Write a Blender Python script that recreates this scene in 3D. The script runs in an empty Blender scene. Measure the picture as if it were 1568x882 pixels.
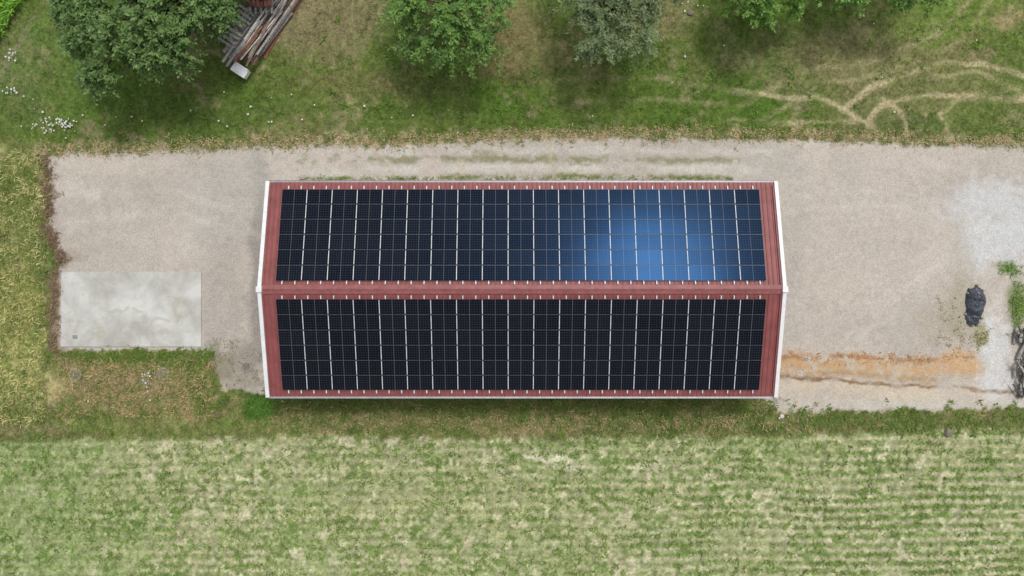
import bpy, bmesh, math, random
import numpy as np
from mathutils import Vector, Matrix
random.seed(5); rng=np.random.default_rng(7)
L=1.0
K=0.04976
def lin(c):
    c=np.asarray(c,dtype=float)/255.0
    return np.where(c<=0.04045,c/12.92,((c+0.055)/1.055)**2.4)
def C(r,g,b): return lin((r,g,b))/L
scene=bpy.context.scene
col=scene.collection
# ---------------------------------------------------------------- noise
_T=np.random.default_rng(11).random((256,256))
def vnoise(x,y,seed=0):
    x=x+seed*37.17; y=y+seed*91.7
    xi=np.floor(x).astype(np.int64); yi=np.floor(y).astype(np.int64)
    fx=x-xi; fy=y-yi
    fx=fx*fx*(3-2*fx); fy=fy*fy*(3-2*fy)
    a=_T[xi&255,yi&255]; b=_T[(xi+1)&255,yi&255]; c=_T[xi&255,(yi+1)&255]; d=_T[(xi+1)&255,(yi+1)&255]
    return (a*(1-fx)+b*fx)*(1-fy)+(c*(1-fx)+d*fx)*fy
def fbm(x,y,s,o=3,seed=0):
    r=np.zeros_like(x,dtype=float); amp=1.0; tot=0
    c,sn=math.cos(0.6),math.sin(0.6)
    X=x/s; Y=y/s
    for i in range(o):
        r+=amp*(vnoise(X,Y,seed+i*3)*2-1); tot+=amp; amp*=0.55
        X,Y=(c*X-sn*Y)*2.03,(sn*X+c*Y)*2.03
    return r/tot*1.5
def ss(a,b,x):
    t=np.clip((x-a)/(b-a),0,1); return t*t*(3-2*t)
def mixc(c,d,m): return c*(1-m[...,None])+np.asarray(d)*m[...,None]
# ---------------------------------------------------------------- mesh helpers
def link(o,parent=None):
    col.objects.link(o)
    if parent: o.parent=parent
    return o
def empty(name,loc=(0,0,0)):
    e=bpy.data.objects.new(name,None); e.location=loc; e.empty_display_size=0.5; col.objects.link(e); return e
def bigmesh(name,V,F,mat,colors=None,parent=None,smooth=False,uv=None):
    me=bpy.data.meshes.new(name)
    V=np.asarray(V,dtype=np.float32); F=np.asarray(F,dtype=np.int32)
    n=F.shape[1]
    me.vertices.add(len(V)); me.vertices.foreach_set('co',V.ravel())
    me.loops.add(F.size); me.loops.foreach_set('vertex_index',F.ravel())
    me.polygons.add(len(F)); me.polygons.foreach_set('loop_start',np.arange(0,F.size,n,dtype=np.int32))
    if uv is not None:
        u=me.uv_layers.new(name='UVMap'); u.data.foreach_set('uv',np.asarray(uv,dtype=np.float32).ravel())
    me.update(calc_edges=True)
    if colors is not None:
        ca=me.color_attributes.new('Col','FLOAT_COLOR','POINT')
        c=np.ones((len(V),4),dtype=np.float32); c[:,:colors.shape[1]]=colors
        ca.data.foreach_set('color',c.ravel())
    me.polygons.foreach_set('use_smooth',np.full(len(F),smooth))
    me.materials.append(mat)
    return link(bpy.data.objects.new(name,me),parent)
def pymesh(name,V,F,mat,parent=None,smooth=False):
    me=bpy.data.meshes.new(name); me.from_pydata([tuple(v) for v in V],[],F); me.update()
    if smooth:
        for p in me.polygons: p.use_smooth=True
    me.materials.append(mat)
    return link(bpy.data.objects.new(name,me),parent)
class MB:
    def __init__(s): s.V=[]; s.F=[]
    def box(s,c,size,rot=None):
        b=len(s.V); h=[x/2 for x in size]
        for dx,dy,dz in ((-1,-1,-1),(1,-1,-1),(1,1,-1),(-1,1,-1),(-1,-1,1),(1,-1,1),(1,1,1),(-1,1,1)):
            v=Vector((dx*h[0],dy*h[1],dz*h[2]))
            if rot is not None: v=rot@v
            s.V.append((v.x+c[0],v.y+c[1],v.z+c[2]))
        for f in ((0,3,2,1),(4,5,6,7),(0,1,5,4),(1,2,6,5),(2,3,7,6),(3,0,4,7)): s.F.append(tuple(b+i for i in f))
    def tube(s,pts,rad,n=8,cap=True):
        b=len(s.V); pts=[Vector(p) for p in pts]
        for i,p in enumerate(pts):
            d=(pts[min(i+1,len(pts)-1)]-pts[max(i-1,0)]).normalized()
            a=d.orthogonal().normalized(); c=d.cross(a)
            for k in range(n):
                t=2*math.pi*k/n; q=p+(a*math.cos(t)+c*math.sin(t))*rad[i]; s.V.append(tuple(q))
        for i in range(len(pts)-1):
            for k in range(n):
                s.F.append((b+i*n+k,b+i*n+(k+1)%n,b+(i+1)*n+(k+1)%n,b+(i+1)*n+k))
        if cap:
            s.F.append(tuple(b+k for k in range(n))[::-1]); s.F.append(tuple(b+(len(pts)-1)*n+k for k in range(n)))
    def obj(s,name,mat,parent=None,smooth=False,bevel=0):
        o=pymesh(name,s.V,s.F,mat,parent,smooth)
        if bevel:
            m=o.modifiers.new('bev','BEVEL'); m.width=bevel; m.segments=2; m.limit_method='ANGLE'
        return o
# ---------------------------------------------------------------- materials
def newmat(name):
    m=bpy.data.materials.new(name); m.use_nodes=True
    nt=m.node_tree; b=nt.nodes['Principled BSDF']; return m,nt,b
def node(nt,t,**kw):
    n=nt.nodes.new(t)
    for k,v in kw.items(): setattr(n,k,v)
    return n
def simple(name,c1,c2=None,scale=3,rough=0.7,metal=0,bump=0.0,spec=0.3,stretch=None):
    m,nt,b=newmat(name); c2=c2 if c2 is not None else [x*0.7 for x in c1]
    tc=node(nt,'ShaderNodeTexCoord'); no=node(nt,'ShaderNodeTexNoise'); no.inputs['Scale'].default_value=scale; no.inputs['Detail'].default_value=8; no.inputs['Roughness'].default_value=0.65
    src=tc.outputs['Object']
    if stretch:
        mp=node(nt,'ShaderNodeMapping'); mp.inputs['Scale'].default_value=stretch; nt.links.new(src,mp.inputs[0]); src=mp.outputs[0]
    nt.links.new(src,no.inputs['Vector'])
    r=node(nt,'ShaderNodeValToRGB'); r.color_ramp.elements[0].position=0.35; r.color_ramp.elements[1].position=0.65
    r.color_ramp.elements[0].color=(*c2,1); r.color_ramp.elements[1].color=(*c1,1)
    nt.links.new(no.outputs['Fac'],r.inputs[0]); nt.links.new(r.outputs[0],b.inputs['Base Color'])
    b.inputs['Roughness'].default_value=rough; b.inputs['Metallic'].default_value=metal; b.inputs['Specular IOR Level'].default_value=spec
    if bump:
        bp=node(nt,'ShaderNodeBump'); bp.inputs['Strength'].default_value=bump; bp.inputs['Distance'].default_value=0.05
        nt.links.new(no.outputs['Fac'],bp.inputs['Height']); nt.links.new(bp.outputs[0],b.inputs['Normal'])
    return m
def colmat(name,rough=0.8,spec=0.15,transl=0.0):
    m,nt,b=newmat(name); a=node(nt,'ShaderNodeVertexColor'); a.layer_name='Col'
    nt.links.new(a.outputs[0],b.inputs['Base Color']); b.inputs['Roughness'].default_value=rough; b.inputs['Specular IOR Level'].default_value=spec
    if transl:
        t=node(nt,'ShaderNodeBsdfTranslucent'); mx=node(nt,'ShaderNodeMixShader'); mx.inputs[0].default_value=transl
        nt.links.new(a.outputs[0],t.inputs[0]); nt.links.new(b.outputs[0],mx.inputs[1]); nt.links.new(t.outputs[0],mx.inputs[2])
        nt.links.new(mx.outputs[0],nt.nodes['Material Output'].inputs[0])
    return m
# ---------------------------------------------------------------- ground description
def seg_dist(P,Q,pts):
    d=np.full(P.shape,1e9)
    for (x0,y0),(x1,y1) in zip(pts[:-1],pts[1:]):
        vx,vy=x1-x0,y1-y0; t=np.clip(((P-x0)*vx+(Q-y0)*vy)/(vx*vx+vy*vy),0,1)
        d=np.minimum(d,np.hypot(P-x0-t*vx,Q-y0-t*vy))
    return d
FX=[-400,0,400,800,1200,1568,2000]; FY=[690,676,668,673,668,655,650]
def rowphase(X,Y,P,Q): return (Q+4.0*fbm(X,Y,7,2,9)+0.006*(P-784)-4)/14.1
def ground(X,Y):
    P=X/K+784; Q=441-Y/K
    nL=fbm(X,Y,7,3,1); nM=fbm(X,Y,2.2,4,2); nS=fbm(X,Y,0.6,3,3); nF=fbm(X,Y,0.28,2,4)
    nS2=fbm(X,Y,0.7,3,5); nM2=fbm(X,Y,2.0,3,6)
    wP=P+7*nM2+5*nS; wQ=Q+5*nM+5*nS2
    # lawn
    c=np.ones(P.shape+(3,))*C(94,110,48)
    c=mixc(c,C(78,104,34),ss(-0.2,0.7,nL))
    c=mixc(c,C(126,119,80),ss(0.0,0.9,-nL+0.5*nM+0.3*nS)*0.7)
    c=mixc(c,C(146,136,102),ss(0.35,1.0,nM2+0.7*nS)*0.55)
    c=mixc(c,C(64,88,30),ss(0.2,0.9,nS2+0.5*nM)*0.55)
    H=np.full(P.shape,0.07)
    def blob(c,cx,cy,rx,ry,rgb,s,soft=0.5):
        d=np.hypot((wP-cx)/rx,(wQ-cy)/ry)+0.4*nS+0.3*nM
        return mixc(c,C(*rgb),ss(1+soft,1-soft,d)*s)
    for b in [(500,30,80,60,(136,122,92),.7),(580,130,130,22,(118,110,72),.5),(765,50,55,50,(130,114,80),.65),(780,110,60,18,(114,103,70),.5),
              (650,60,60,80,(72,94,38),.6),(880,140,130,30,(84,106,38),.5),(1080,60,80,50,(98,111,52),.5),(1260,100,150,45,(130,125,84),.6),(1480,150,110,55,(108,117,62),.5),
              (1450,25,130,40,(108,128,54),.6),(1540,30,25,12,(168,146,112),.6),(420,160,100,30,(84,106,40),.6),(110,110,90,60,(84,112,44),.6),(260,190,130,20,(88,105,46),.5),
              (25,110,35,90,(94,113,58),.6),(1000,20,60,40,(140,128,94),.55),(1380,195,80,20,(74,96,40),.7),(700,190,250,14,(86,105,42),.5),(1330,175,60,40,(120,116,78),.4)]:
        c=blob(c,*b)
    def stroke(c,pts,w,rgb,s,soft=0.6):
        d=seg_dist(P+3*nM2+2.5*nS,Q+3*nM+2.5*nS2,pts)/w
        return mixc(c,C(*rgb),ss(1+soft,1-soft,d+0.5*nF)*s*np.clip(0.72+0.6*nM2+0.5*nS,0,1))
    T=(178,166,128)
    for pts,w,s in [([(1110,140),(1190,146),(1250,150),(1290,165),(1330,188),(1352,207)],4.0,.9),
                  ([(1290,168),(1330,136),(1390,110),(1440,97),(1510,100),(1600,128)],4.4,.85),
                  ([(1325,205),(1335,180),(1350,160),(1390,147),(1440,143),(1490,150),(1600,150)],4.0,.9),
                  ([(1352,150),(1380,165),(1392,205)],3.4,.8),([(1100,182),(1200,188),(1310,186)],3.6,.55),
                  ([(1130,165),(1230,110),(1330,95),(1440,50),(1500,-20)],4,.42),([(1170,180),(1260,130),(1350,112),(1470,65),(1530,-20)],4,.42),
                  ([(1420,118),(1500,112),(1600,160)],3.6,.5),([(1450,200),(1440,175),(1470,150),(1560,135)],3.6,.5),
                  ([(850,125),(1000,118),(1120,140)],4,.22),([(870,160),(1000,150),(1110,160)],4,.22)]:
        c=stroke(c,pts,w,T,s)
    c=stroke(c,[(90,-20),(55,20),(20,85),(-20,150)],5,(140,130,105),.5)
    # west strip
    m=ss(85,60,wP+0*Q)*ss(205,235,wQ)
    c=mixc(c,C(136,138,84),m*0.85); H=H+m*0.16
    c=mixc(c,C(170,162,114),m*ss(0.0,0.9,nM2+0.6*nS)*0.75)
    c=mixc(c,C(98,117,56),m*ss(-0.1,0.8,nM-0.6*nS)*0.65)
    # verge south of the barn
    mv=ss(592,606,wQ)
    mw=ss(536,546,wQ)*ss(318,300,P+5*nS)
    mv=np.maximum(mv,mw)
    c=mixc(c,C(116,121,68),mv*0.9)
    c=mixc(c,C(160,142,108),mv*ss(0.0,0.8,nM+0.7*nS)*0.7)
    c=mixc(c,C(82,104,42),mv*ss(0.0,0.8,nM2-0.6*nS)*0.75)
    H=np.where(mv>0.5,0.18,H)
    for b in [(190,590,90,30,(160,138,108),.6),(70,600,40,20,(176,164,122),.6),(255,600,40,18,(152,138,104),.6),(400,622,20,20,(80,106,42),.8),(300,590,14,30,(88,112,46),.7),(190,553,110,9,(90,112,44),.6),(40,655,60,12,(146,136,98),.5),
              (30,470,35,70,(164,160,94),.5),(30,290,28,50,(120,130,68),.6),(30,560,40,40,(178,174,114),.6),(780,650,300,8,(140,132,94),.4),(1400,645,200,8,(124,124,80),.5),(1500,660,90,8,(112,121,62),.5),(250,650,160,10,(128,135,76),.5),(780,612,380,6,(96,103,58),.6)]:
        c=blob(c,*b)
    # crop field
    fl=np.interp(P,FX,FY)
    mf=ss(-6,6,Q+4*nM+5*nS-fl)
    f=np.ones_like(c)*C(152,155,110)
    f=mixc(f,C(138,151,96),ss(-0.3,0.9,nL))
    row=0.5+0.5*np.cos(2*np.pi*rowphase(X,Y,P,Q))
    rs=np.clip(0.34+0.5*ss(850,1500,P)*ss(640,780,Q)+0.35*nM,0.08,0.9)
    f=mixc(f,C(180,175,140),(1-row)*rs)
    f=mixc(f,C(112,132,70),row*rs*0.85)
    f=mixc(f,C(188,181,150),ss(0.25,0.9,nS+0.35*nM2+0.5*nF)*0.65)
    f=mixc(f,C(100,122,60),ss(0.2,0.9,nS2+0.3*nM-0.5*nF)*0.75)
    f=mixc(f,C(118,141,78),ss(260,60,P+30*nM2)*0.5)
    f=mixc(f,C(116,137,74),ss(0.2,1.0,fbm(X,Y*3.5,5,3,77))*0.3)
    c=mixc(c,f,mf)
    for b in [(840,702,44,7,(208,202,174),.75),(870,715,26,7,(202,196,166),.55),(445,795,22,10,(180,171,136),.5),(445,785,7,5,(92,116,52),.8),(205,800,6,5,(90,116,50),.8),(640,780,200,14,(170,168,124),.25),(400,720,200,10,(168,168,122),.25)]:
        c=blob(c,*b)
    H=np.where(mf>0.5,0.06,H)
    # gravel yard
    top=np.interp(P,[-50,60,250,412,600,784,900,1190,1300,1568,2000],[262,236,230,224,222,214,212,212,217,223,228])
    bot=np.interp(P,[0,90,309,311,345,400,440,1160,1190,1350,1568,2000],[415,536,536,545,596,606,600,600,633,629,624,620])
    lef=np.interp(Q,[220,300,350,400,418,536,560],[66,77,71,98,84,80,84])
    d=np.minimum(np.minimum(Q-top,bot-Q),P-lef)+4.5*nS+3*nM+2*nF
    g=ss(-3,4,d)
    edge=ss(-22,-4,d)*(1-g)*ss(430,300,Q)
    c=mixc(c,C(174,158,128),edge*0.85*np.clip(0.6+0.6*nM2+0.6*nS,0,1))
    edge2=ss(-9,0,d)*ss(14,2,d)*ss(120,90,P)
    gr=np.ones_like(c)*C(185,176,165)
    gr=mixc(gr,C(174,166,156),ss(-0.4,0.8,nL))
    gr=mixc(gr,C(196,187,175),ss(0.0,0.9,nM2)*0.45)
    gr=mixc(gr,C(162,154,143),ss(0.3,1.0,nS+0.6*nM)*0.3)
    def gb(gr,cx,cy,rx,ry,rgb,s,soft=0.5):
        dd=np.hypot((wP-cx)/rx,(wQ-cy)/ry)+0.35*nS+0.3*nM
        return mixc(gr,C(*rgb),ss(1+soft,1-soft,dd)*s)
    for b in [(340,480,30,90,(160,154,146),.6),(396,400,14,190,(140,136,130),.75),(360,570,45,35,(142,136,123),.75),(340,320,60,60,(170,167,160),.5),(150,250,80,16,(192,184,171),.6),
              (1215,400,20,150,(168,164,158),.5),(1300,330,110,80,(179,171,161),.5),(1520,312,60,34,(194,195,194),.8),(1525,375,55,36,(196,197,196),.8),(1522,545,28,60,(199,199,197),.85),(1558,350,40,60,(189,190,189),.6),
              (1470,480,30,45,(154,145,124),.7),(1430,500,30,30,(164,154,136),.5),(330,555,18,30,(132,126,105),.6),(1180,250,60,20,(174,170,162),.5),(110,395,20,12,(150,141,126),.5),(1470,400,14,60,(166,159,145),.4),
              (370,290,30,50,(174,169,160),.5),(1390,560,120,14,(190,177,155),.5)]:
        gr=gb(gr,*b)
    def gs(gr,pts,w,rgb,s,soft=0.7,br=0.6):
        dd=seg_dist(P+3*nM2+1.5*nS2,Q+2*nM+3*nS2,pts)/w
        return mixc(gr,C(*rgb),ss(1+soft,1-soft,dd+0.6*nS)*s*np.clip(0.6+0.8*nM2+br*nS,0,1))
    for pp in ([(1200,300),(1350,290),(1568,330)],[(1200,325),(1350,312),(1568,355)],[(1200,470),(1330,440),(1460,360)],[(1200,495),(1340,462),(1480,385)],[(90,300),(250,290),(400,330)],[(110,340),(260,325),(400,360)]):
        gr=gs(gr,pp,5,(197,190,180),.35)
    gr=gs(gr,[(380,248),(800,244),(1200,246)],26,(172,167,157),.6)
    gr=gs(gr,[(430,236),(800,229),(1180,232)],6,(192,188,179),.8)
    gr=gs(gr,[(430,262),(800,257),(1160,260)],7,(196,192,184),.9)
    gr=gs(gr,[(450,246),(640,243),(860,244),(1130,247)],5,(136,132,102),.85,br=1.4)
    gr=gs(gr,[(440,238),(560,238)],3,(124,120,92),.7,br=1.2)
    gr=gs(gr,[(730,232),(790,243),(900,246)],6,(132,130,94),.65,br=1.3)
    gr=gs(gr,[(470,274),(800,271),(1120,273)],4,(114,120,72),.95,br=1.2)
    for pp in ([(560,222),(600,262)],[(840,215),(850,275)],[(700,235),(712,262)]): gr=gs(gr,pp,5,(178,164,136),.5)
    # sandy strip east
    gr=gs(gr,[(1190,590),(1350,596),(1500,606)],14,(194,180,158),.9)
    gr=gs(gr,[(1190,618),(1350,622),(1620,618)],9,(190,184,172),.9)
    gr=gs(gr,[(1195,554),(1290,560),(1400,567),(1490,563)],16,(184,152,114),.95,br=1.0)
    gr=gs(gr,[(1200,547),(1300,546),(1400,552),(1485,550)],4,(160,120,82),.9,br=1.3)
    gr=gs(gr,[(1200,576),(1300,572),(1440,584)],5,(160,136,102),.8,br=1.0)
    gr=gs(gr,[(1195,577),(1350,588),(1460,594),(1620,602)],2.6,(132,106,84),1.0)
    gr=gb(gr,1468,556,26,20,(190,156,116),.75); gr=gb(gr,1500,518,10,18,(140,132,86),.7); gr=gb(gr,1545,412,14,11,(104,126,64),.85); gr=gb(gr,1558,470,14,40,(110,128,70),.9)
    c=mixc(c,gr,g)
    c=mixc(c,C(118,102,84),edge2*ss(-0.3,0.4,nS+nM2*0.5)*ss(225,245,Q)*0.75)
    c=mixc(c,C(138,124,98),ss(94,90,P)*ss(74,80,P)*ss(405,415,Q)*ss(545,535,Q)*0.6)
    amp=np.where(g>0.5,0.3,1.25)
    c=c*(1+amp*(0.18*nF+0.10*nS2))[...,None]
    lum=(0.25*c[...,0]+0.65*c[...,1]+0.10*c[...,2])[...,None]
    sat=np.where(g>0.5,1.0,0.93)[...,None]
    c=lum+(c-lum)*sat
    c=np.clip(c,0.01,0.8)
    return c,g,H,mf,P,Q
def axis(lo,hi,step,far):
    a=list(np.arange(lo,hi+1e-6,step)); s=step; r=[];x=hi
    while x<far: s*=1.25; x+=s; r.append(x)
    s=step; l=[]; x=lo
    while x>-far: s*=1.25; x-=s; l.append(x)
    return np.array(l[::-1]+a+r)
ax=axis(-43,43,0.085,1500); ay=axis(-25,25,0.085,1500)
GX,GY=np.meshgrid(ax,ay)
gc,gm,gH,gmf,_,_=ground(GX,GY)
nx,ny=len(ax),len(ay)
Z=np.where(gm>0.3,0.0,0.03)*(fbm(GX,GY,1.0,3,21))
V=np.stack([GX,GY,Z],-1).reshape(-1,3)
i=np.arange(ny-1)[:,None]*nx+np.arange(nx-1)[None,:]
F=np.stack([i,i+1,i+1+nx,i+nx],-1).reshape(-1,4)
cols=np.concatenate([gc.reshape(-1,3),gm.reshape(-1,1)],1)
gmat,nt,b=newmat('ground_mat')
a=node(nt,'ShaderNodeAttribute'); a.attribute_name='Col'
tc=node(nt,'ShaderNodeTexCoord')
def nz(scale,det,rough=0.6):
    n=node(nt,'ShaderNodeTexNoise'); n.inputs['Scale'].default_value=scale; n.inputs['Detail'].default_value=det; n.inputs['Roughness'].default_value=rough
    nt.links.new(tc.outputs['Object'],n.inputs['Vector']); return n
def mr(src,a0,a1,b0,b1):
    m=node(nt,'ShaderNodeMapRange'); m.clamp=False
    for k,v in zip((1,2,3,4),(a0,a1,b0,b1)): m.inputs[k].default_value=v
    nt.links.new(src,m.inputs[0]); return m.outputs[0]
n1=nz(5,6,0.8); n2=nz(16,4,0.7)
vor=node(nt,'ShaderNodeTexVoronoi'); vor.inputs['Scale'].default_value=20; nt.links.new(tc.outputs['Object'],vor.inputs['Vector'])
sep=node(nt,'ShaderNodeSeparateColor'); nt.links.new(vor.outputs['Color'],sep.inputs[0])
gfac=mr(n1.outputs['Fac'],0.3,0.7,0.45,1.6)
vfac=mr(sep.outputs[0],0,1,0.80,1.20)
n2f=mr(n2.outputs['Fac'],0.3,0.7,0.90,1.10)
mm=node(nt,'ShaderNodeMath',operation='MULTIPLY'); nt.links.new(vfac,mm.inputs[0]); nt.links.new(n2f,mm.inputs[1])
mx=node(nt,'ShaderNodeMix'); mx.data_type='FLOAT'; nt.links.new(a.outputs['Alpha'],mx.inputs[0]); nt.links.new(gfac,mx.inputs[2]); nt.links.new(mm.outputs[0],mx.inputs[3])
vm=node(nt,'ShaderNodeVectorMath',operation='SCALE'); nt.links.new(a.outputs['Color'],vm.inputs[0]); nt.links.new(mx.outputs[0],vm.inputs['Scale'])
nt.links.new(vm.outputs[0],b.inputs['Base Color']); b.inputs['Roughness'].default_value=0.95; b.inputs['Specular IOR Level'].default_value=0.1
bp=node(nt,'ShaderNodeBump'); bp.inputs['Strength'].default_value=0.4; bp.inputs['Distance'].default_value=0.02
nt.links.new(n2.outputs['Fac'],bp.inputs['Height']); nt.links.new(bp.outputs[0],b.inputs['Normal'])
bigmesh('ground',V,F,gmat,cols,smooth=True)

# ---------------------------------------------------------------- blades
def blades(name,X,Y,H,colr,nb,width,lean,mat,spread=0.06,z0=0.0,parent=None,jit=0.3):
    n=len(X); N=n*nb
    x=np.repeat(X,nb)+rng.normal(0,spread,N); y=np.repeat(Y,nb)+rng.normal(0,spread,N)
    h=np.repeat(H,nb)*rng.uniform(0.6,1.3,N); th=rng.uniform(0,2*np.pi,N)
    ln=h*rng.uniform(0.5,1.5,N)*lean; w=width*rng.uniform(0.6,1.4,N)
    bx=-np.sin(th)*w/2; by=np.cos(th)*w/2; z=np.full(N,z0-0.02)
    tx=x+np.cos(th)*ln; ty=y+np.sin(th)*ln
    mxx=x+np.cos(th)*ln*0.45; myy=y+np.sin(th)*ln*0.45
    V=np.stack([np.stack([x,y,z],-1),np.stack([mxx+bx,myy+by,z+h*0.65],-1),np.stack([tx,ty,z+h*0.85],-1),np.stack([mxx-bx,myy-by,z+h*0.65],-1)],1).reshape(-1,3)
    F=np.arange(N*4).reshape(-1,4)
    cc=np.repeat(colr,nb,axis=0)*rng.uniform(1-jit,1+jit,(N,1)); cc=np.clip(cc,0.005,0.8)
    return bigmesh(name,V,F,mat,np.repeat(cc,4,axis=0),parent)
grassmat=colmat('grass_mat',0.7,0.2,0.3)
BL=1.5   # blades shade each other, so they read darker than a flat surface of the same albedo
n=230000
X=rng.uniform(-42,42,n); Y=rng.uniform(-24.5,24.5,n)
c,g,H,mf,P,Q=ground(X,Y)
keep=(g<0.35)&(rng.random(n)<np.where(mf>0.5,0.3,np.where(H>0.15,0.7,0.6)))
keep&=~((P>92)&(P<311)&(Q>414)&(Q<534))
hv=fbm(X,Y,1.5,3,31)
cl=c[keep]*np.array([1.0,1.02,0.96])*BL
blades('grass',X[keep],Y[keep],(H*(1+0.5*hv))[keep],cl,4,0.035,1.0,grassmat,jit=0.4)
def px(P,Q,z=0.0):
    k=(52-z)/1045.0
    return (P-784)*k,(441-Q)*k
WP=[];WQ=[];WC=[];WH=[]
def addw(P,Q,rgb,h):
    P=np.atleast_1d(P);Q=np.atleast_1d(Q); WP.append(P);WQ.append(Q);WC.append(np.tile(C(*rgb)*1.55,(len(P),1)));WH.append(np.full(len(P),h))
N_=rng.normal
TX=[60,250,412,600,784,900,1190,1300,1568]; TY=[236,230,224,222,214,212,212,217,223]
p=rng.uniform(60,1600,1100); addw(p,np.interp(p,TX,TY)-6+N_(0,6,1100),(170,152,118),0.16)
p=rng.uniform(60,1600,900); addw(p,np.interp(p,TX,TY)-9+N_(0,7,900),(102,118,58),0.16)
q=rng.uniform(238,405,230); addw(np.interp(q,[220,300,350,400],[66,76,71,97])+N_(0,6,230),q,(118,98,78),0.22)
q=rng.uniform(415,540,120); addw(84+N_(0,5,120),q,(122,104,84),0.22)
p=rng.uniform(70,330,350); addw(p,543+N_(0,4,350),(94,116,48),0.18)
p=rng.uniform(90,330,450); addw(p,rng.uniform(552,640,450),(158,140,104),0.24)
p=rng.uniform(90,330,330); addw(p,rng.uniform(552,640,330),(100,118,52),0.24)
p=rng.uniform(410,1190,1100); addw(p,620+N_(0,7,1100),(98,111,54),0.2)
p=rng.uniform(410,1250,450); addw(p,642+N_(0,12,450),(158,144,106),0.24)
p=rng.uniform(410,1250,350); addw(p,640+N_(0,12,350),(86,110,46),0.26)
p=rng.uniform(1200,1600,350); addw(p,642+N_(0,7,350),(98,118,56),0.22)
p=rng.uniform(-20,72,380); addw(p,rng.uniform(235,650,380),(180,172,120),0.34)
p=rng.uniform(-20,72,380); addw(p,rng.uniform(235,650,380),(102,121,56),0.34)
addw(400+N_(0,9,110),622+N_(0,9,110),(80,114,46),0.45)
p=rng.uniform(1200,1490,90); addw(p,549+N_(0,7,90),(168,130,92),0.10)
addw(1545+N_(0,8,32),412+N_(0,6,32),(100,130,62),0.2); addw(1558+N_(0,6,90),470+N_(0,18,90),(108,128,68),0.22); addw(1502+N_(0,6,22),515+N_(0,8,22),(124,124,74),0.15)
p=rng.uniform(460,1130,260); addw(p,275+N_(0,1.5,260),(108,122,64),0.1)
p=rng.uniform(1435,1500,60); addw(p,rng.uniform(450,540,60),(134,124,86),0.1)
p=rng.uniform(320,400,70); addw(p,rng.uniform(520,600,70),(128,124,86),0.1)
WP=np.concatenate(WP);WQ=np.concatenate(WQ);WC=np.concatenate(WC);WH=np.concatenate(WH)
wx,wy=px(WP,WQ)
blades('weeds',wx,wy,WH,WC,7,0.045,1.1,grassmat,spread=0.10,jit=0.4)
n=300; P_=rng.uniform(-20,1600,n); Q_=np.where(rng.random(n)<0.65,rng.uniform(612,668,n),rng.uniform(20,205,n))
lx,ly=px(P_,Q_)
blades('dock_plants',lx,ly,rng.uniform(0.1,0.24,n),np.tile(C(94,122,52)*1.5,(n,1)),10,0.09,1.5,grassmat,spread=0.08,jit=0.3)
# crop rows
rp=[];rq=[]
pr=np.arange(-60,1640,5.0)
for r in range(-2,24):
    p=pr+N_(0,1.5,len(pr)); q=np.full(len(p),664+r*14.1)
    rp.append(p); rq.append(q)
rp=np.concatenate(rp); rq=np.concatenate(rq)
X,Y=px(rp,rq)
loose=np.clip(3.2-2.0*ss(800,1400,rp),1.2,5)
rq2=np.round((rq+4)/14.1)*14.1-4.0*fbm(X,Y,7,2,9)-0.006*(rp-784)+4+N_(0,1,len(rp))*loose
X,Y=px(rp,rq2)
nm=fbm(X,Y,2.0,3,41); nm2=fbm(X,Y,0.9,2,43)
keep=(rq2>np.interp(rp,FX,FY)+3)&(rng.random(len(rp))<np.clip(0.45+0.5*nm+0.7*nm2,0.05,0.97))
k=keep.sum()
cc=np.tile(C(108,131,64)*1.5,(k,1))*rng.uniform(0.7,1.25,(k,1))
blades('crop_rows',X[keep],Y[keep],rng.uniform(0.10,0.19,k),cc,9,0.065,1.6,grassmat,spread=0.08)
n=26000; X=rng.uniform(-41,41,n); Y=rng.uniform(-24,-10.8,n); nn=fbm(X,Y,0.9,3,61)
ok=rng.random(n)<np.clip(0.25+0.9*nn,0,1); X=X[ok];Y=Y[ok];n=len(X)
blades('straw_litter',X,Y,rng.uniform(0.03,0.06,n),np.tile(C(200,192,160)*1.08,(n,1)),2,0.03,3.5,grassmat,spread=0.08,jit=0.2)
# maize field corner (north-west)
mpP=[];mpQ=[]
for r in range(14):
    for t in np.arange(-80,330,4.0):
        bx=62-r*15; P0=bx-0.58*t+N_(0,1); Q0=-20+t+N_(0,1)-r*2
        mpP.append(P0); mpQ.append(Q0)
mpP=np.array(mpP);mpQ=np.array(mpQ); sel=(mpP<44-0.62*mpQ)&(mpP>-160)
X,Y=px(mpP[sel],mpQ[sel]); k=sel.sum()
blades('maize_crop',X,Y,rng.uniform(0.6,1.0,k),np.tile(C(112,154,58)*1.5,(k,1)),9,0.1,0.7,grassmat,spread=0.05)
# flowers
fp=[];fq=[]
for cx,cy,sx,sy,m in [(95,190,15,5,50),(70,197,12,5,16),(18,86,5,6,12),(16,140,6,5,9),(60,150,20,20,6),(225,576,7,7,14),(1068,14,10,5,7),(160,180,60,12,8),(360,195,60,10,6),(205,600,60,20,6),(440,150,40,30,6),(1196,637,4,2,6),(600,180,200,15,10),(1480,90,80,60,8),(1000,100,60,30,5)]:
    fp.append(N_(cx,sx,m)); fq.append(N_(cy,sy,m))
fp=np.concatenate(fp);fq=np.concatenate(fq); X,Y=px(fp,fq); n=len(X)
th=np.arange(6)/6*2*np.pi; r=rng.uniform(0.03,0.09,n)
V=np.stack([X[:,None]+np.cos(th)*r[:,None],Y[:,None]+np.sin(th)*r[:,None],np.full((n,6),0.24)+0.02*np.sin(th*3)],-1).reshape(-1,3)
bigmesh('wildflowers',V,np.arange(n*6).reshape(-1,6),simple('petal_mat',(0.7,0.71,0.65),(0.5,0.5,0.45),20))
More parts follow.
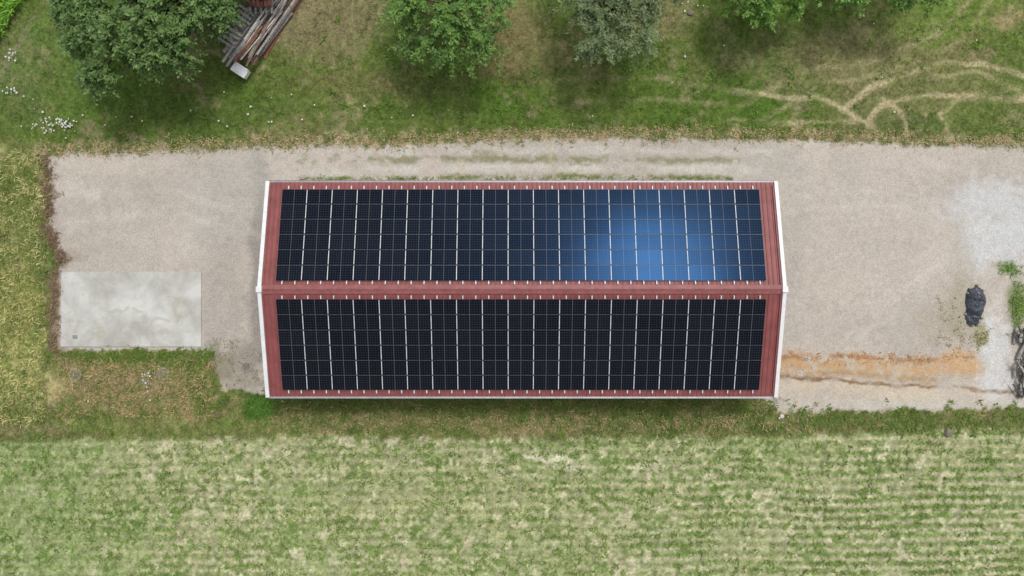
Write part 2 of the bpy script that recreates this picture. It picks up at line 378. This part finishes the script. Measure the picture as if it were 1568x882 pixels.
# yard stones
n=2200
X=rng.uniform(-36,41,n); Y=rng.uniform(-9,11,n); c,g,H,mf,P,Q=ground(X,Y); ok=(g>0.8)&~((P>88)&(P<315)&(Q>410)&(Q<538)); X=X[ok];Y=Y[ok];c=c[ok];n=len(X)
X2,Y2=px(N_(1530,20,300),N_(545,30,300)); X=np.concatenate([X,X2]);Y=np.concatenate([Y,Y2]); c=np.concatenate([c,np.tile(C(205,205,205),(300,1))]); n=len(X)
s=rng.uniform(0.015,0.04,n)
octv=np.array([(1,0,0),(0,1,0),(-1,0,0),(0,-1,0),(0,0,.8)]); ang=rng.uniform(0,6.28,n)
ca,sa=np.cos(ang),np.sin(ang)
vv=octv[None]*s[:,None,None]*rng.uniform(0.6,1.4,(n,5,1)); vx=vv[...,0]*ca[:,None]-vv[...,1]*sa[:,None]; vy=vv[...,0]*sa[:,None]+vv[...,1]*ca[:,None]
V=np.stack([vx+X[:,None],vy+Y[:,None],vv[...,2]],-1).reshape(-1,3)
tri=np.array([(0,1,4),(1,2,4),(2,3,4),(3,0,4)]); F=(np.arange(n)[:,None,None]*5+tri[None]).reshape(-1,3)
cc=c*rng.uniform(0.55,1.35,(n,1))
bigmesh('gravel_stones',V,F,colmat('stone_mat',0.9,0.2),np.repeat(np.clip(cc,0,.8),5,axis=0))

# ---------------------------------------------------------------- barn
barn=empty('solar_roof_barn')
XL,XR=-17.06,18.42; RY=-0.09; HW=7.5; ZR=5.8; DH=1.6
sl=DH/HW; ang=math.atan(sl); cs=math.cos(ang)
def zr(d): return ZR-sl*d
red=simple('red_roof_mat',C(144,82,80),C(124,68,66),1.2,0.5,0,0.0,0.35)
redd=simple('red_ridge_mat',C(150,92,90),C(126,74,72),2.5,0.5,0,0.0,0.35)
white=simple('white_trim_mat',(0.8,0.8,0.8),(0.68,0.68,0.68),2,0.45)
galv=simple('galvanised_mat',(0.6,0.6,0.62),(0.45,0.46,0.48),4,0.4,0.5)
wallm=simple('wall_mat',(0.5,0.46,0.38),(0.4,0.37,0.31),3,0.8)
doorm=simple('door_mat',(0.2,0.07,0.06),(0.15,0.05,0.05),3,0.6)
for sgn,nm in ((1,'roof_slope_north'),(-1,'roof_slope_south')):
    prof=[]; x=XL
    while x<XR-0.01:
        for dx,h in ((0,0),(0.20,0),(0.235,0.04),(0.285,0.04),(0.32,0)):
            if x+dx<XR: prof.append((x+dx,h))
        x+=0.32
    prof.append((XR,0)); Vv=[];Ff=[]
    for x,h in prof:
        Vv.append((x,RY+sgn*0.0,ZR+h)); Vv.append((x,RY+sgn*HW,ZR-DH+h))
    for j in range(len(prof)-1): Ff.append((2*j,2*j+2,2*j+3,2*j+1) if sgn<0 else (2*j,2*j+1,2*j+3,2*j+2))
    pymesh(nm,Vv,Ff,red,barn)
rc=MB()
nseg=12
for s_ in range(nseg):
    xa=XL+.02+(XR-XL-.04)*s_/nseg; xb=XL+.02+(XR-XL-.04)*(s_+1)/nseg
    for sgn in (1,-1):
        rot=Matrix.Rotation(-sgn*ang,3,'X')
        rc.box(((xa+xb)/2,RY+sgn*0.155,zr(0.155)+0.065+0.004*(s_%2)),(xb-xa+0.03*(s_%2),0.31,0.02),rot)
rc.tube([(XL+.02,RY,ZR+0.07),(XR-.02,RY,ZR+0.07)],[0.05,0.05],8)
rc.obj('ridge_cap',redd,barn)
tr=MB()
for xs,off in ((XL,-0.02),(XR,0.02)):
    for sgn in (1,-1):
        rot=Matrix.Rotation(-sgn*ang,3,'X')
        tr.box((xs+off,RY+sgn*(HW/2+0.02),zr(HW/2)+0.0),(0.26,(HW+0.04)/cs,0.26),rot)
    tr.box((xs+off,RY,ZR+0.06),(0.38,0.40,0.30))
tr.obj('gable_trim',white,barn,bevel=0.01)
seam=MB()
for xs in (XL+0.2,XR-0.2):
    for sgn in (1,-1):
        rot=Matrix.Rotation(-sgn*ang,3,'X'); seam.box((xs,RY+sgn*(HW/2+0.03),zr(HW/2)+0.05),(0.09,(HW-0.5)/cs,0.09),rot)
seam.obj('verge_flashing',red,barn)
gt=[];gf=[]
for sgn in (1,-1):
    b0=len(gt); pr_=[(0,0.02),(0.0,-0.1),(0.13,-0.1),(0.13,0.03),(0.115,0.03),(0.115,-0.085),(0.015,-0.085),(0.015,0.02)]
    for xx in (XL,XR):
        for (u,w) in pr_: gt.append((xx,RY+sgn*(HW+0.005+u),ZR-DH-0.02+w))
    m=len(pr_)
    for j in range(m): gf.append((b0+j,b0+(j+1)%m,b0+m+(j+1)%m,b0+m+j))
pymesh('gutters',gt,gf,galv,barn)
dp=MB()
for xx in (XL+0.6,XR-0.6):
    for sgn in (1,-1):
        y=RY+sgn*(HW+0.07); y2=RY+sgn*(HW-0.33)
        dp.tube([(xx,y,ZR-DH-.12),(xx,y,ZR-DH-0.3),(xx,y2,ZR-DH-0.6),(xx,y2,0)],[0.045]*4,8)
dp.obj('downpipes',galv,barn,True)
x0,x1=XL+0.35,XR-0.35; y0,y1=RY-HW+0.4,RY+HW-0.4; zt=zr(HW-0.4)-0.12
Vw=[(x0,y0,0),(x1,y0,0),(x1,y1,0),(x0,y1,0),(x0,y0,zt),(x1,y0,zt),(x1,y1,zt),(x0,y1,zt),(x0,RY,ZR-0.12),(x1,RY,ZR-0.12)]
pymesh('walls',Vw,[(0,1,5,4),(2,3,7,6),(1,2,6,9,5),(3,0,4,8,7)],wallm,barn)
d=MB()
for xx in (x0-0.05,x1+0.05):
    for yy in (-2.0,1.85): d.box((xx,yy,1.9),(0.08,3.8,3.8))
    for yy in np.arange(-3.7,3.8,0.5): d.box((xx,yy,1.9),(0.12,0.05,3.7))
d.obj('sliding_doors',doorm,barn)
dd=MB()
for xx in np.arange(x0+3,x1-2,5.6):
    dd.box((xx,y0-0.03,2.9),(1.8,0.06,0.8)); dd.box((xx,y1+0.03,2.9),(1.8,0.06,0.8))
dd.obj('windows',simple('window_mat',(0.03,0.035,0.04),(0.02,0.02,0.03),2,0.1,0,0,0.5),barn)

# solar panels
cellm,nt,b=newmat('solar_cell_mat')
uvn=node(nt,'ShaderNodeUVMap'); sp=node(nt,'ShaderNodeSeparateXYZ'); nt.links.new(uvn.outputs[0],sp.inputs[0])
def M(op,a,b2=None):
    n=node(nt,'ShaderNodeMath',operation=op)
    for k,v in ((0,a),(1,b2)):
        if v is None: continue
        if isinstance(v,(int,float)): n.inputs[k].default_value=v
        else: nt.links.new(v,n.inputs[k])
    return n.outputs[0]
def line(u,cnt,wd):
    f=M('FRACT',M('MULTIPLY',u,cnt)); f=M('ABSOLUTE',M('SUBTRACT',f,0.5)); return M('GREATER_THAN',f,0.5-wd)
fu=M('FRACT',sp.outputs[0]); fv=M('FRACT',sp.outputs[1])
l1=line(fu,10,0.028); l2=line(fv,6,0.03); lm=M('LESS_THAN',M('ABSOLUTE',M('SUBTRACT',fu,0.5)),0.007)
grid=M('MAXIMUM',l1,l2)
wn=node(nt,'ShaderNodeTexWhiteNoise'); wn.noise_dimensions='2D'
cb=node(nt,'ShaderNodeCombineXYZ'); nt.links.new(M('FLOOR',sp.outputs[0]),cb.inputs[0]); nt.links.new(M('FLOOR',sp.outputs[1]),cb.inputs[1]); nt.links.new(cb.outputs[0],wn.inputs['Vector'])
m1=node(nt,'ShaderNodeMix'); m1.data_type='RGBA'; nt.links.new(wn.outputs['Value'],m1.inputs[0]); m1.inputs[6].default_value=(0.0035,0.004,0.0058,1); m1.inputs[7].default_value=(0.0068,0.0074,0.0098,1)
m2=node(nt,'ShaderNodeMix'); m2.data_type='RGBA'; nt.links.new(grid,m2.inputs[0]); nt.links.new(m1.outputs[2],m2.inputs[6]); m2.inputs[7].default_value=(0.062,0.066,0.075,1)
m3=node(nt,'ShaderNodeMix'); m3.data_type='RGBA'; nt.links.new(lm,m3.inputs[0]); nt.links.new(m2.outputs[2],m3.inputs[6]); m3.inputs[7].default_value=(0.15,0.155,0.165,1)
nt.links.new(m3.outputs[2],b.inputs['Base Color'])
b.inputs['Specular Tint'].default_value=(0.12,0.40,1.0,1); b.inputs['Specular IOR Level'].default_value=0.135
rr=node(nt,'ShaderNodeMapRange'); rr.inputs[3].default_value=0.155; rr.inputs[4].default_value=0.20; nt.links.new(wn.outputs['Value'],rr.inputs[0]); nt.links.new(rr.outputs[0],b.inputs['Roughness'])
framem=simple('panel_frame_mat',(0.13,0.135,0.145),(0.10,0.10,0.11),5,0.4,0.1)
railm=simple('aluminium_rail_mat',(0.70,0.71,0.72),(0.58,0.59,0.60),5,0.45,0.0)
PX0,PX1=-16.0,17.22; NC=19; pw=(PX1-PX0)/NC; NR=6
fr=MB(); GV=[];GF=[];GU=[]; rail=MB(); cov=MB()
for sgn,d0,d1,pn in ((1,0.58,6.97,0),(-1,0.66,7.02,1)):
    ph=(d1-d0)/NR; rot=Matrix.Rotation(-sgn*ang,3,'X'); dm=(d0+d1)/2
    for cidx in range(NC):
        for r in range(NR):
            cx=PX0+(cidx+0.5)*pw; dc=d0+(r+0.5)*ph; zc=zr(dc)+0.13
            fr.box((cx,RY+sgn*dc,zc),(pw-0.022,(ph/cs)-0.02,0.035),rot)
            hx=pw/2-0.011-0.015; hy=(ph/2)-0.010-0.011
            tx,ty=rng.normal(0,0.002),rng.normal(0,0.002)
            bI=len(GV)
            for ux,uy in ((-1,-1),(1,-1),(1,1),(-1,1)):
                dl=dc+uy*hy*1.0
                GV.append((cx+ux*hx,RY+sgn*dl,zr(dl)+0.13+0.0175/cs+0.008+tx*ux*hx+ty*uy*hy))
                GU.append((cidx+0.5+ux*0.4999,(r+pn*8)+0.5+uy*0.4999))
            GF.append((bI,bI+1,bI+2,bI+3) if sgn>0 else (bI+3,bI+2,bI+1,bI))
            if cidx>0:
                cov.box((PX0+cidx*pw,RY+sgn*dc,zr(dc)+0.152),(0.046,(ph/cs)-0.12,0.02),rot)
        for o in (-0.25,0.25):
            xr=PX0+(cidx+0.5)*pw+o*pw
            rail.box((xr,RY+sgn*dm,zr(dm)+0.083),(0.045,(d1-d0+0.5)/cs,0.05),rot)
            for de in (d0-0.13,d1+0.12):
                rail.box((xr,RY+sgn*de,zr(de)+0.125),(0.075,0.21,0.03),rot)
fr.obj('panel_frames',framem,barn); cov.obj('joint_covers',railm,barn)
me=bpy.data.meshes.new('solar_panels'); me.from_pydata(GV,[],GF); me.update()
uvl=me.uv_layers.new(name='UVMap')
for lp in me.loops: uvl.data[lp.index].uv=GU[lp.vertex_index]
me.materials.append(cellm); link(bpy.data.objects.new('solar_panels',me),barn)
rail.obj('mounting_rails',railm,barn)

# ---------------------------------------------------------------- concrete slab
sx0,sy0=px(93.5,531,0.1); sx1,sy1=px(308,416,0.1)
sm,nt,b=newmat('concrete_mat'); tc=node(nt,'ShaderNodeTexCoord')
na=node(nt,'ShaderNodeTexNoise'); na.inputs['Scale'].default_value=0.4; na.inputs['Detail'].default_value=12; na.inputs['Roughness'].default_value=0.66; na.inputs['Distortion'].default_value=0.3
nb_=node(nt,'ShaderNodeTexNoise'); nb_.inputs['Scale'].default_value=0.8; nb_.inputs['Detail'].default_value=6; nb_.inputs['Distortion'].default_value=1.0
for q in (na,nb_): nt.links.new(tc.outputs['Object'],q.inputs['Vector'])
r1=node(nt,'ShaderNodeValToRGB'); e=r1.color_ramp.elements; e[0].position=0.36; e[0].color=(*C(164,162,153),1); e[1].position=0.64; e[1].color=(*C(201,201,196),1)
r2=node(nt,'ShaderNodeValToRGB'); e=r2.color_ramp.elements; e[0].position=0.57; e[0].color=(0,0,0,1); e[1].position=0.64; e[1].color=(1,1,1,1)
mx=node(nt,'ShaderNodeMix'); mx.data_type='RGBA'; nt.links.new(na.outputs['Fac'],r1.inputs[0]); nt.links.new(nb_.outputs['Fac'],r2.inputs[0])
mu=node(nt,'ShaderNodeMath',operation='MULTIPLY'); mu.inputs[1].default_value=0.45; nt.links.new(r2.outputs[0],mu.inputs[0])
nt.links.new(mu.outputs[0],mx.inputs[0]); nt.links.new(r1.outputs[0],mx.inputs[6]); mx.inputs[7].default_value=(*C(168,158,138),1); nt.links.new(mx.outputs[2],b.inputs['Base Color']); b.inputs['Roughness'].default_value=0.85
slab=empty('concrete_slab'); s=MB(); s.box(((sx0+sx1)/2,(sy0+sy1)/2,0.02),(sx1-sx0,sy1-sy0,0.16)); s.obj('slab_body',sm,slab,bevel=0.02)
gx,gy=px(115,516,0.1); s=MB()
s.box((gx,gy,0.105),(0.36,0.26,0.012))
s.obj('drain_frame',simple('drain_mat',(0.2,0.2,0.19),(0.14,0.14,0.13),9),slab)
s=MB()
for j in range(6): s.box((gx-0.14+j*0.056,gy,0.118),(0.026,0.2,0.012))
s.obj('drain_grate',galv,slab)
conc=simple('old_concrete_mat',C(165,160,150),C(128,122,108),4,0.9,0,0.3)
ironm=simple('iron_mat',C(138,130,120),C(108,102,92),8,0.8,0,0.3)
for (P,Q,r) in ((378,561,0.42),(116,573,0.52),(222,586,0.36),(250,572,0.5)):
    x,y=px(P,Q); e=empty('manhole_cover',(x,y,0)); s=MB(); s.tube([(0,0,-0.05),(0,0,0.08),(0,0,0.1)],[r,r,r*0.96],28); s.obj('rim',conc,e)
    s=MB(); s.tube([(0,0,0.05),(0,0,0.115)],[r*0.75,r*0.74],28)
    for j in range(-2,3): s.box((0,j*r*0.22,0.12),(r*0.9,0.03,0.012))
    s.obj('lid',ironm,e)

# ---------------------------------------------------------------- trees
barkm=simple('bark_mat',(0.12,0.09,0.065),(0.06,0.045,0.035),6,0.9,0,0.5,0.1,(1,1,0.2))
leafm=colmat('leaf_mat',0.5,0.35,0.35)
def tree(name,cx,cy,zc,rx,ry,rz,nsub,nsh,nlf,ll,base,light,seed,shoot=1.3,droop=0.3,rsub=1.3,wr=0.5):
    R=np.random.default_rng(seed); e=empty(name,(cx,cy,0))
    tb=MB(); th=zc-rz*0.55
    tb.tube([(0,0,-0.1),(0.03,0.02,th*0.5),(0,0.06,th),(0.1,0,zc+rz*0.3)],[0.30,0.22,0.19,0.07],10)
    S=[]
    for k in range(nsub):
        a=k*2.39996+R.uniform(-.4,.4); rr=math.sqrt((k+0.5)/nsub)*R.uniform(0.85,1.0)
        if k%7==3: rr*=0.8
        lob=1+0.16*math.sin(3*a+seed)+0.10*math.sin(5*a+seed*2)
        x=rx*0.84*rr*lob*math.cos(a); y=ry*0.84*rr*lob*math.sin(a)
        z=zc+rz*(math.sqrt(max(0,1-min(rr,1)**2))*0.85-0.25)+R.uniform(-.8,.7)
        S.append((x,y,z,rsub*R.uniform(0.55,1.25)))
    for k,(x,y,z,r) in enumerate(S):
        p0=Vector((0,0.03,th*R.uniform(0.75,1.1))); p3=Vector((x,y,z)); m=(p0*0.55+p3*0.45)+Vector((0,0,0.25))+Vector(R.normal(0,.2,3))
        tb.tube([p0,m,p3],[0.08,0.05,0.02],5,False)
    S=np.array(S)
    tot=nsub*nsh; si=np.repeat(np.arange(nsub),nsh)
    base0=S[si,:3]; rs=S[si,3]
    d=R.normal(0,1,(tot,3)); out=base0-np.array([0,0,zc-rz*0.6]); out/=np.linalg.norm(out,axis=1,keepdims=True)+1e-6
    d/=np.linalg.norm(d,axis=1,keepdims=True); d=d+0.6*out+np.array([0,0,0.25]); d/=np.linalg.norm(d,axis=1,keepdims=True)
    ln=rs*R.uniform(0.45,1.35,tot)*shoot/1.3
    tn=tot*nlf; ti=np.repeat(np.arange(tot),nlf)
    t=R.uniform(0.25,1.0,tn)**0.8
    pos=base0[ti]+d[ti]*(ln[ti]*t)[:,None]; pos[:,2]-=droop*(t**2)*ln[ti]
    pos+=R.normal(0,0.06,(tn,3))
    ld=R.normal(0,1,(tn,3)); ld[:,2]*=0.35; ld/=np.linalg.norm(ld,axis=1,keepdims=True)
    ld=ld*0.8+d[ti]*0.6; ld[:,2]-=droop*0.6; ld[:,2]*=0.6; ld/=np.linalg.norm(ld,axis=1,keepdims=True)
    up=R.normal(0,0.35,(tn,3)); up[:,2]+=1
    sd=np.cross(ld,up); sd/=np.linalg.norm(sd,axis=1,keepdims=True)+1e-6
    L_=ll*R.uniform(0.6,1.3,tn)[:,None]; W=L_*wr*0.5
    V=np.stack([pos,pos+ld*L_*0.45+sd*W,pos+ld*L_,pos+ld*L_*0.45-sd*W],1)
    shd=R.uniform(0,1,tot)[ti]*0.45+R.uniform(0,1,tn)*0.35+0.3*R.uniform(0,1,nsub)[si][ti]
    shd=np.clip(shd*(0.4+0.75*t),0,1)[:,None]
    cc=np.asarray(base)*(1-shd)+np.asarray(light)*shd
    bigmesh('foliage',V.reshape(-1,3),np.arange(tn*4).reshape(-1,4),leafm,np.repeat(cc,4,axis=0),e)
    for j in range(0,tot,6):
        p=base0[j]; q=p+d[j]*ln[j]*0.5; q2=p+d[j]*ln[j]*0.9; q2=q2-np.array([0,0,droop*ln[j]*0.8])
        tb.tube([p,q,q2],[0.022,0.014,0.006],3,False)
    tb.obj('trunk_and_limbs',barkm,e,True)
    return e
g1=(0.055,0.115,0.03); g1l=(0.25,0.39,0.12)
tree('deciduous_tree',-25.4,19.6,5.0,7.0,6.8,3.4,64,34,24,0.27,g1,g1l,3,rsub=1.3)
tree('deciduous_tree',-19.6,23.9,4.5,3.4,3.4,2.4,20,32,24,0.28,g1,g1l,4,rsub=1.15)
tree('fruit_tree',-4.2,19.7,4.2,4.6,4.6,2.3,26,22,26,0.24,(0.055,0.125,0.028),(0.25,0.44,0.09),5,shoot=2.2,droop=0.35,rsub=1.1)
tree('fruit_tree',6.8,19.8,4.2,4.3,4.2,2.3,25,22,26,0.26,(0.075,0.12,0.05),(0.32,0.41,0.19),6,shoot=2.4,droop=0.4,rsub=1.05,wr=0.35)
tree('fruit_tree',18.2,21.7,4.2,3.6,3.6,2.0,20,24,24,0.24,(0.08,0.17,0.03),(0.28,0.50,0.10),8,shoot=1.9,droop=0.3,rsub=1.1)
tree('fruit_tree',26.2,22.7,4.2,4.6,3.8,2.0,24,24,24,0.24,(0.07,0.15,0.03),(0.26,0.46,0.10),9,shoot=1.9,droop=0.3,rsub=1.1)

# ---------------------------------------------------------------- lumber pile
lp=empty('lumber_pile')
ux,uy=px(352,112); vx_,vy_=px(440,-20); D=Vector((vx_-ux,vy_-uy,0)); LEN=D.length; D.normalize(); Nn=Vector((-D.y,D.x,0))
if Nn.x>0: Nn=-Nn
an=math.atan2(D.y,D.x)
mats=[simple('grey_wood_mat',C(182,180,175),C(122,118,114),5,0.9,0,0.3,0.2,(1,1,1)),simple('brown_wood_mat',C(156,130,112),C(108,86,74),5,0.9,0,0.3),simple('dark_wood_mat',C(110,106,103),C(72,69,67),5,0.9,0,0.3),simple('pale_wood_mat',C(220,214,205),C(178,169,157),5,0.8,0,0.2),simple('rust_mat',C(156,106,88),C(112,74,62),7,0.9,0,0.3)]
mbs=[MB() for _ in mats]
x0_,y0_=px(362,112)
org=Vector((x0_,y0_,0))
for layer in range(5):
    zc=0.12+layer*0.2
    for k in range(11):
        off=-1.0+k*0.27+random.uniform(-.05,.05)
        if layer>=3 and random.random()<0.45: continue
        a0=random.uniform(0.0,1.6)+(0.9 if k<4 else 0); a1=random.uniform(4.5,LEN+2)
        if k>7: a0+=1.0; a1=min(a1,5.5)
        c=org+D*((a0+a1)/2)+Nn*off
        rt=Matrix.Rotation(an+random.gauss(0,0.035),3,'Z')@Matrix.Rotation(random.gauss(0,0.012),3,'Y')
        mi=random.choices(range(5),[5,3,1,2,2] if k<5 else [8,0,1,2,0])[0]
        mbs[mi].box((c.x,c.y,zc+random.uniform(-.03,.03)),(a1-a0,random.choice([0.1,0.16,0.22,0.25]),random.choice([0.06,0.12,0.16])),rt)
for k in range(13):
    c=org+D*(1.4+k*0.36)+Nn*1.35
    mbs[2 if k%5==4 else 0].box((c.x,c.y,1.1+random.uniform(-.02,.02)),(0.19,random.uniform(1.1,1.5),0.05),Matrix.Rotation(an+random.gauss(0,0.09),3,'Z'))
for k in range(16):
    c=org+D*random.uniform(2,7)+Nn*random.uniform(-0.9,0.5)
    mbs[random.choice([0,1,3,0,4])].box((c.x,c.y,1.12+0.012*k),(random.uniform(2,4.5),random.uniform(0.08,0.16),0.05),Matrix.Rotation(an+random.gauss(0,0.08),3,'Z'))
for m,mb,nm in zip(mats,mbs,('grey_planks','brown_beams','dark_beams','pale_battens','rusty_sheets')):
    if mb.V: mb.obj(nm,m,lp,bevel=0.006)
ts=empty('roof_tile_stack'); mb=MB()
tx,ty=px(404,6,0.8)
for a in range(6):
    for b2 in range(3):
        for h in range(4 if (a+b2)%3 else 2):
            mb.box((tx-0.7+a*0.28+random.uniform(-.03,.03),ty-0.3+b2*0.44+random.uniform(-.03,.03),1.45+h*0.07),(0.22,0.38,0.05),Matrix.Rotation(random.gauss(0.1,0.12),3,'Z'))
mb.obj('tiles',simple('tile_mat',C(162,112,98),C(116,80,72),3,0.9),ts)
mb=MB()
for k in range(5): mb.box((tx-0.8+k*0.4,ty,1.34),(0.14,1.9,0.1))
for k in (-0.7,0,0.7):
    for xx in (-.8,.8): mb.box((tx+xx,ty+k,0.64),(0.12,0.12,1.28))
mb.obj('tile_trestle',mats[0],ts)
wx_,wy_=px(367,107,0.7); wc=empty('plastic_crate',(wx_,wy_,0.0)); wc.rotation_euler=(0,0,math.radians(-33))
mb=MB(); mb.box((0,0,0.42),(1.15,0.66,0.5)); mb.box((0,0,0.7),(1.25,0.74,0.06))
for k in (-.4,0,.4): mb.box((k,0,0.42),(0.06,0.72,0.46))
mb.box((0,0,0.745),(0.9,0.4,0.03)); mb.obj('crate_body',simple('white_plastic_mat',(0.85,0.85,0.85),(0.8,0.8,0.8),2,0.4),wc,bevel=0.02)
mb=MB()
for k in (-.4,.4): mb.box((k,0,0.085),(0.12,0.7,0.17))
mb.obj('crate_blocks',mats[1],wc)

# ---------------------------------------------------------------- black tarpaulin bundle
tx,ty=px(1496,468,0.3)
th_=np.linspace(0,2*np.pi,97)[:-1]; rs_=np.linspace(0,1,40)
TT,RR=np.meshgrid(th_,rs_)
outl=1+0.08*np.sin(3*TT+0.5)+0.05*np.sin(5*TT+1)+0.04*np.sin(9*TT)+0.03*np.sin(17*TT)
bx=0.74*RR*outl*np.sign(np.cos(TT))*np.abs(np.cos(TT))**0.75; by=1.50*RR*outl*np.sign(np.sin(TT))*np.abs(np.sin(TT))**0.85
bx=bx+0.14*by/1.5
hz=0.42*(1-RR**3)*(0.85+0.45*fbm(bx,by,0.6,2,51))
rid=np.abs(fbm(bx+0.5*by,by,0.5,3,52)); rid2=np.abs(fbm(bx-0.4*by,by,0.25,2,53))
hz=hz+(0.14*(0.5-rid)+0.06*(0.5-rid2))*(1-RR**5)
hz=np.maximum(hz,0.012)
V=np.stack([bx+tx,by+ty,hz],-1).reshape(-1,3); m=96; F=[]
for r in range(39):
    for k in range(96): F.append((r*m+k,r*m+(k+1)%m,(r+1)*m+(k+1)%m,(r+1)*m+k)[::-1])
tarpm=simple('black_tarp_mat',(0.055,0.064,0.082),(0.03,0.036,0.048),4,0.4,0,0.3,0.5)
tp=empty('tarpaulin_bundle'); bigmesh('tarp_sheet',V,F,tarpm,None,tp,True)
mb=MB()
for a in (0.4,1.5,2.5,3.6,4.6,5.6):
    xx=tx+0.76*math.cos(a)+.1*math.sin(a); yy=ty+1.55*math.sin(a)
    mb.tube([(xx-.09,yy,0.04),(xx,yy+.02,0.1),(xx+.09,yy,0.04)],[0.05,0.09,0.05],7)
mb.obj('weight_stones',conc,tp,True)
fp_=empty('firewood_pile'); m1_=MB(); m2_=MB()
for k in range(95):
    P=1564+random.uniform(-14,36); Q=random.uniform(508,600); z=random.uniform(0.1,0.75)*(1-abs(Q-555)/110)
    x,y=px(P,Q); a=random.gauss(math.pi/2,0.5); l=random.uniform(0.5,1.3); r=random.uniform(0.05,0.13)
    dx,dy=math.cos(a)*l/2,math.sin(a)*l/2
    (m1_ if random.random()<0.5 else m2_).tube([(x-dx,y-dy,z+0.05),(x+random.uniform(-.03,.03),y,z+0.08),(x+dx,y+dy,z+random.uniform(0,.15))],[r,r*0.95,r*0.8],8)
m1_.obj('dark_logs',mats[2],fp_,False); m2_.obj('grey_logs',mats[0],fp_,False)
def stone(P,Q,r,mat):
    x,y=px(P,Q); bm=bmesh.new(); bmesh.ops.create_icosphere(bm,subdivisions=3,radius=r)
    for v in bm.verts:
        nn=fbm(np.array([v.co.x*1.0+P]),np.array([v.co.y+v.co.z+Q]),0.3,2,3)[0]; v.co*=1+0.25*nn; v.co.z*=0.6
    me=bpy.data.meshes.new('boulder'); bm.to_mesh(me); bm.free(); me.materials.append(mat); o=bpy.data.objects.new('boulder',me); o.location=(x,y,r*0.3); col.objects.link(o)
stone(1452,662,0.3,ironm); stone(1057,20,0.22,ironm); stone(1197,637,0.15,white)

# ---------------------------------------------------------------- light
azv=Vector((0.200,0.405,0)); elev=math.acos(azv.length)
sd=azv.normalized()*math.cos(elev)+Vector((0,0,math.sin(elev)))
sun=bpy.data.lights.new('sun','SUN'); sun.energy=1.5; sun.angle=math.radians(10); sun.color=(1,0.965,0.92)
so=bpy.data.objects.new('sun',sun); so.rotation_euler=sd.to_track_quat('Z','Y').to_euler(); so.location=(10,20,60); col.objects.link(so)
w=bpy.data.worlds.new('World'); scene.world=w; w.use_nodes=True; nt=w.node_tree
sky=node(nt,'ShaderNodeTexSky'); sky.sky_type='NISHITA'; sky.sun_disc=False; sky.sun_elevation=elev; sky.sun_rotation=math.atan2(sd.x,sd.y)
sky.air_density=1.0; sky.dust_density=3.0; sky.ozone_density=1.0
hs=node(nt,'ShaderNodeHueSaturation'); hs.inputs['Saturation'].default_value=0.22
nt.links.new(sky.outputs[0],hs.inputs['Color']); nt.links.new(hs.outputs[0],nt.nodes['Background'].inputs[0]); nt.nodes['Background'].inputs[1].default_value=0.15
cam=bpy.data.cameras.new('camera'); cam.lens=24; cam.sensor_width=36; cam.clip_end=5000
co=bpy.data.objects.new('camera',cam); co.location=(0,0,52); co.rotation_euler=(0,0,0); col.objects.link(co); scene.camera=co
scene.view_settings.view_transform='Standard'; scene.view_settings.look='None'; scene.view_settings.exposure=0
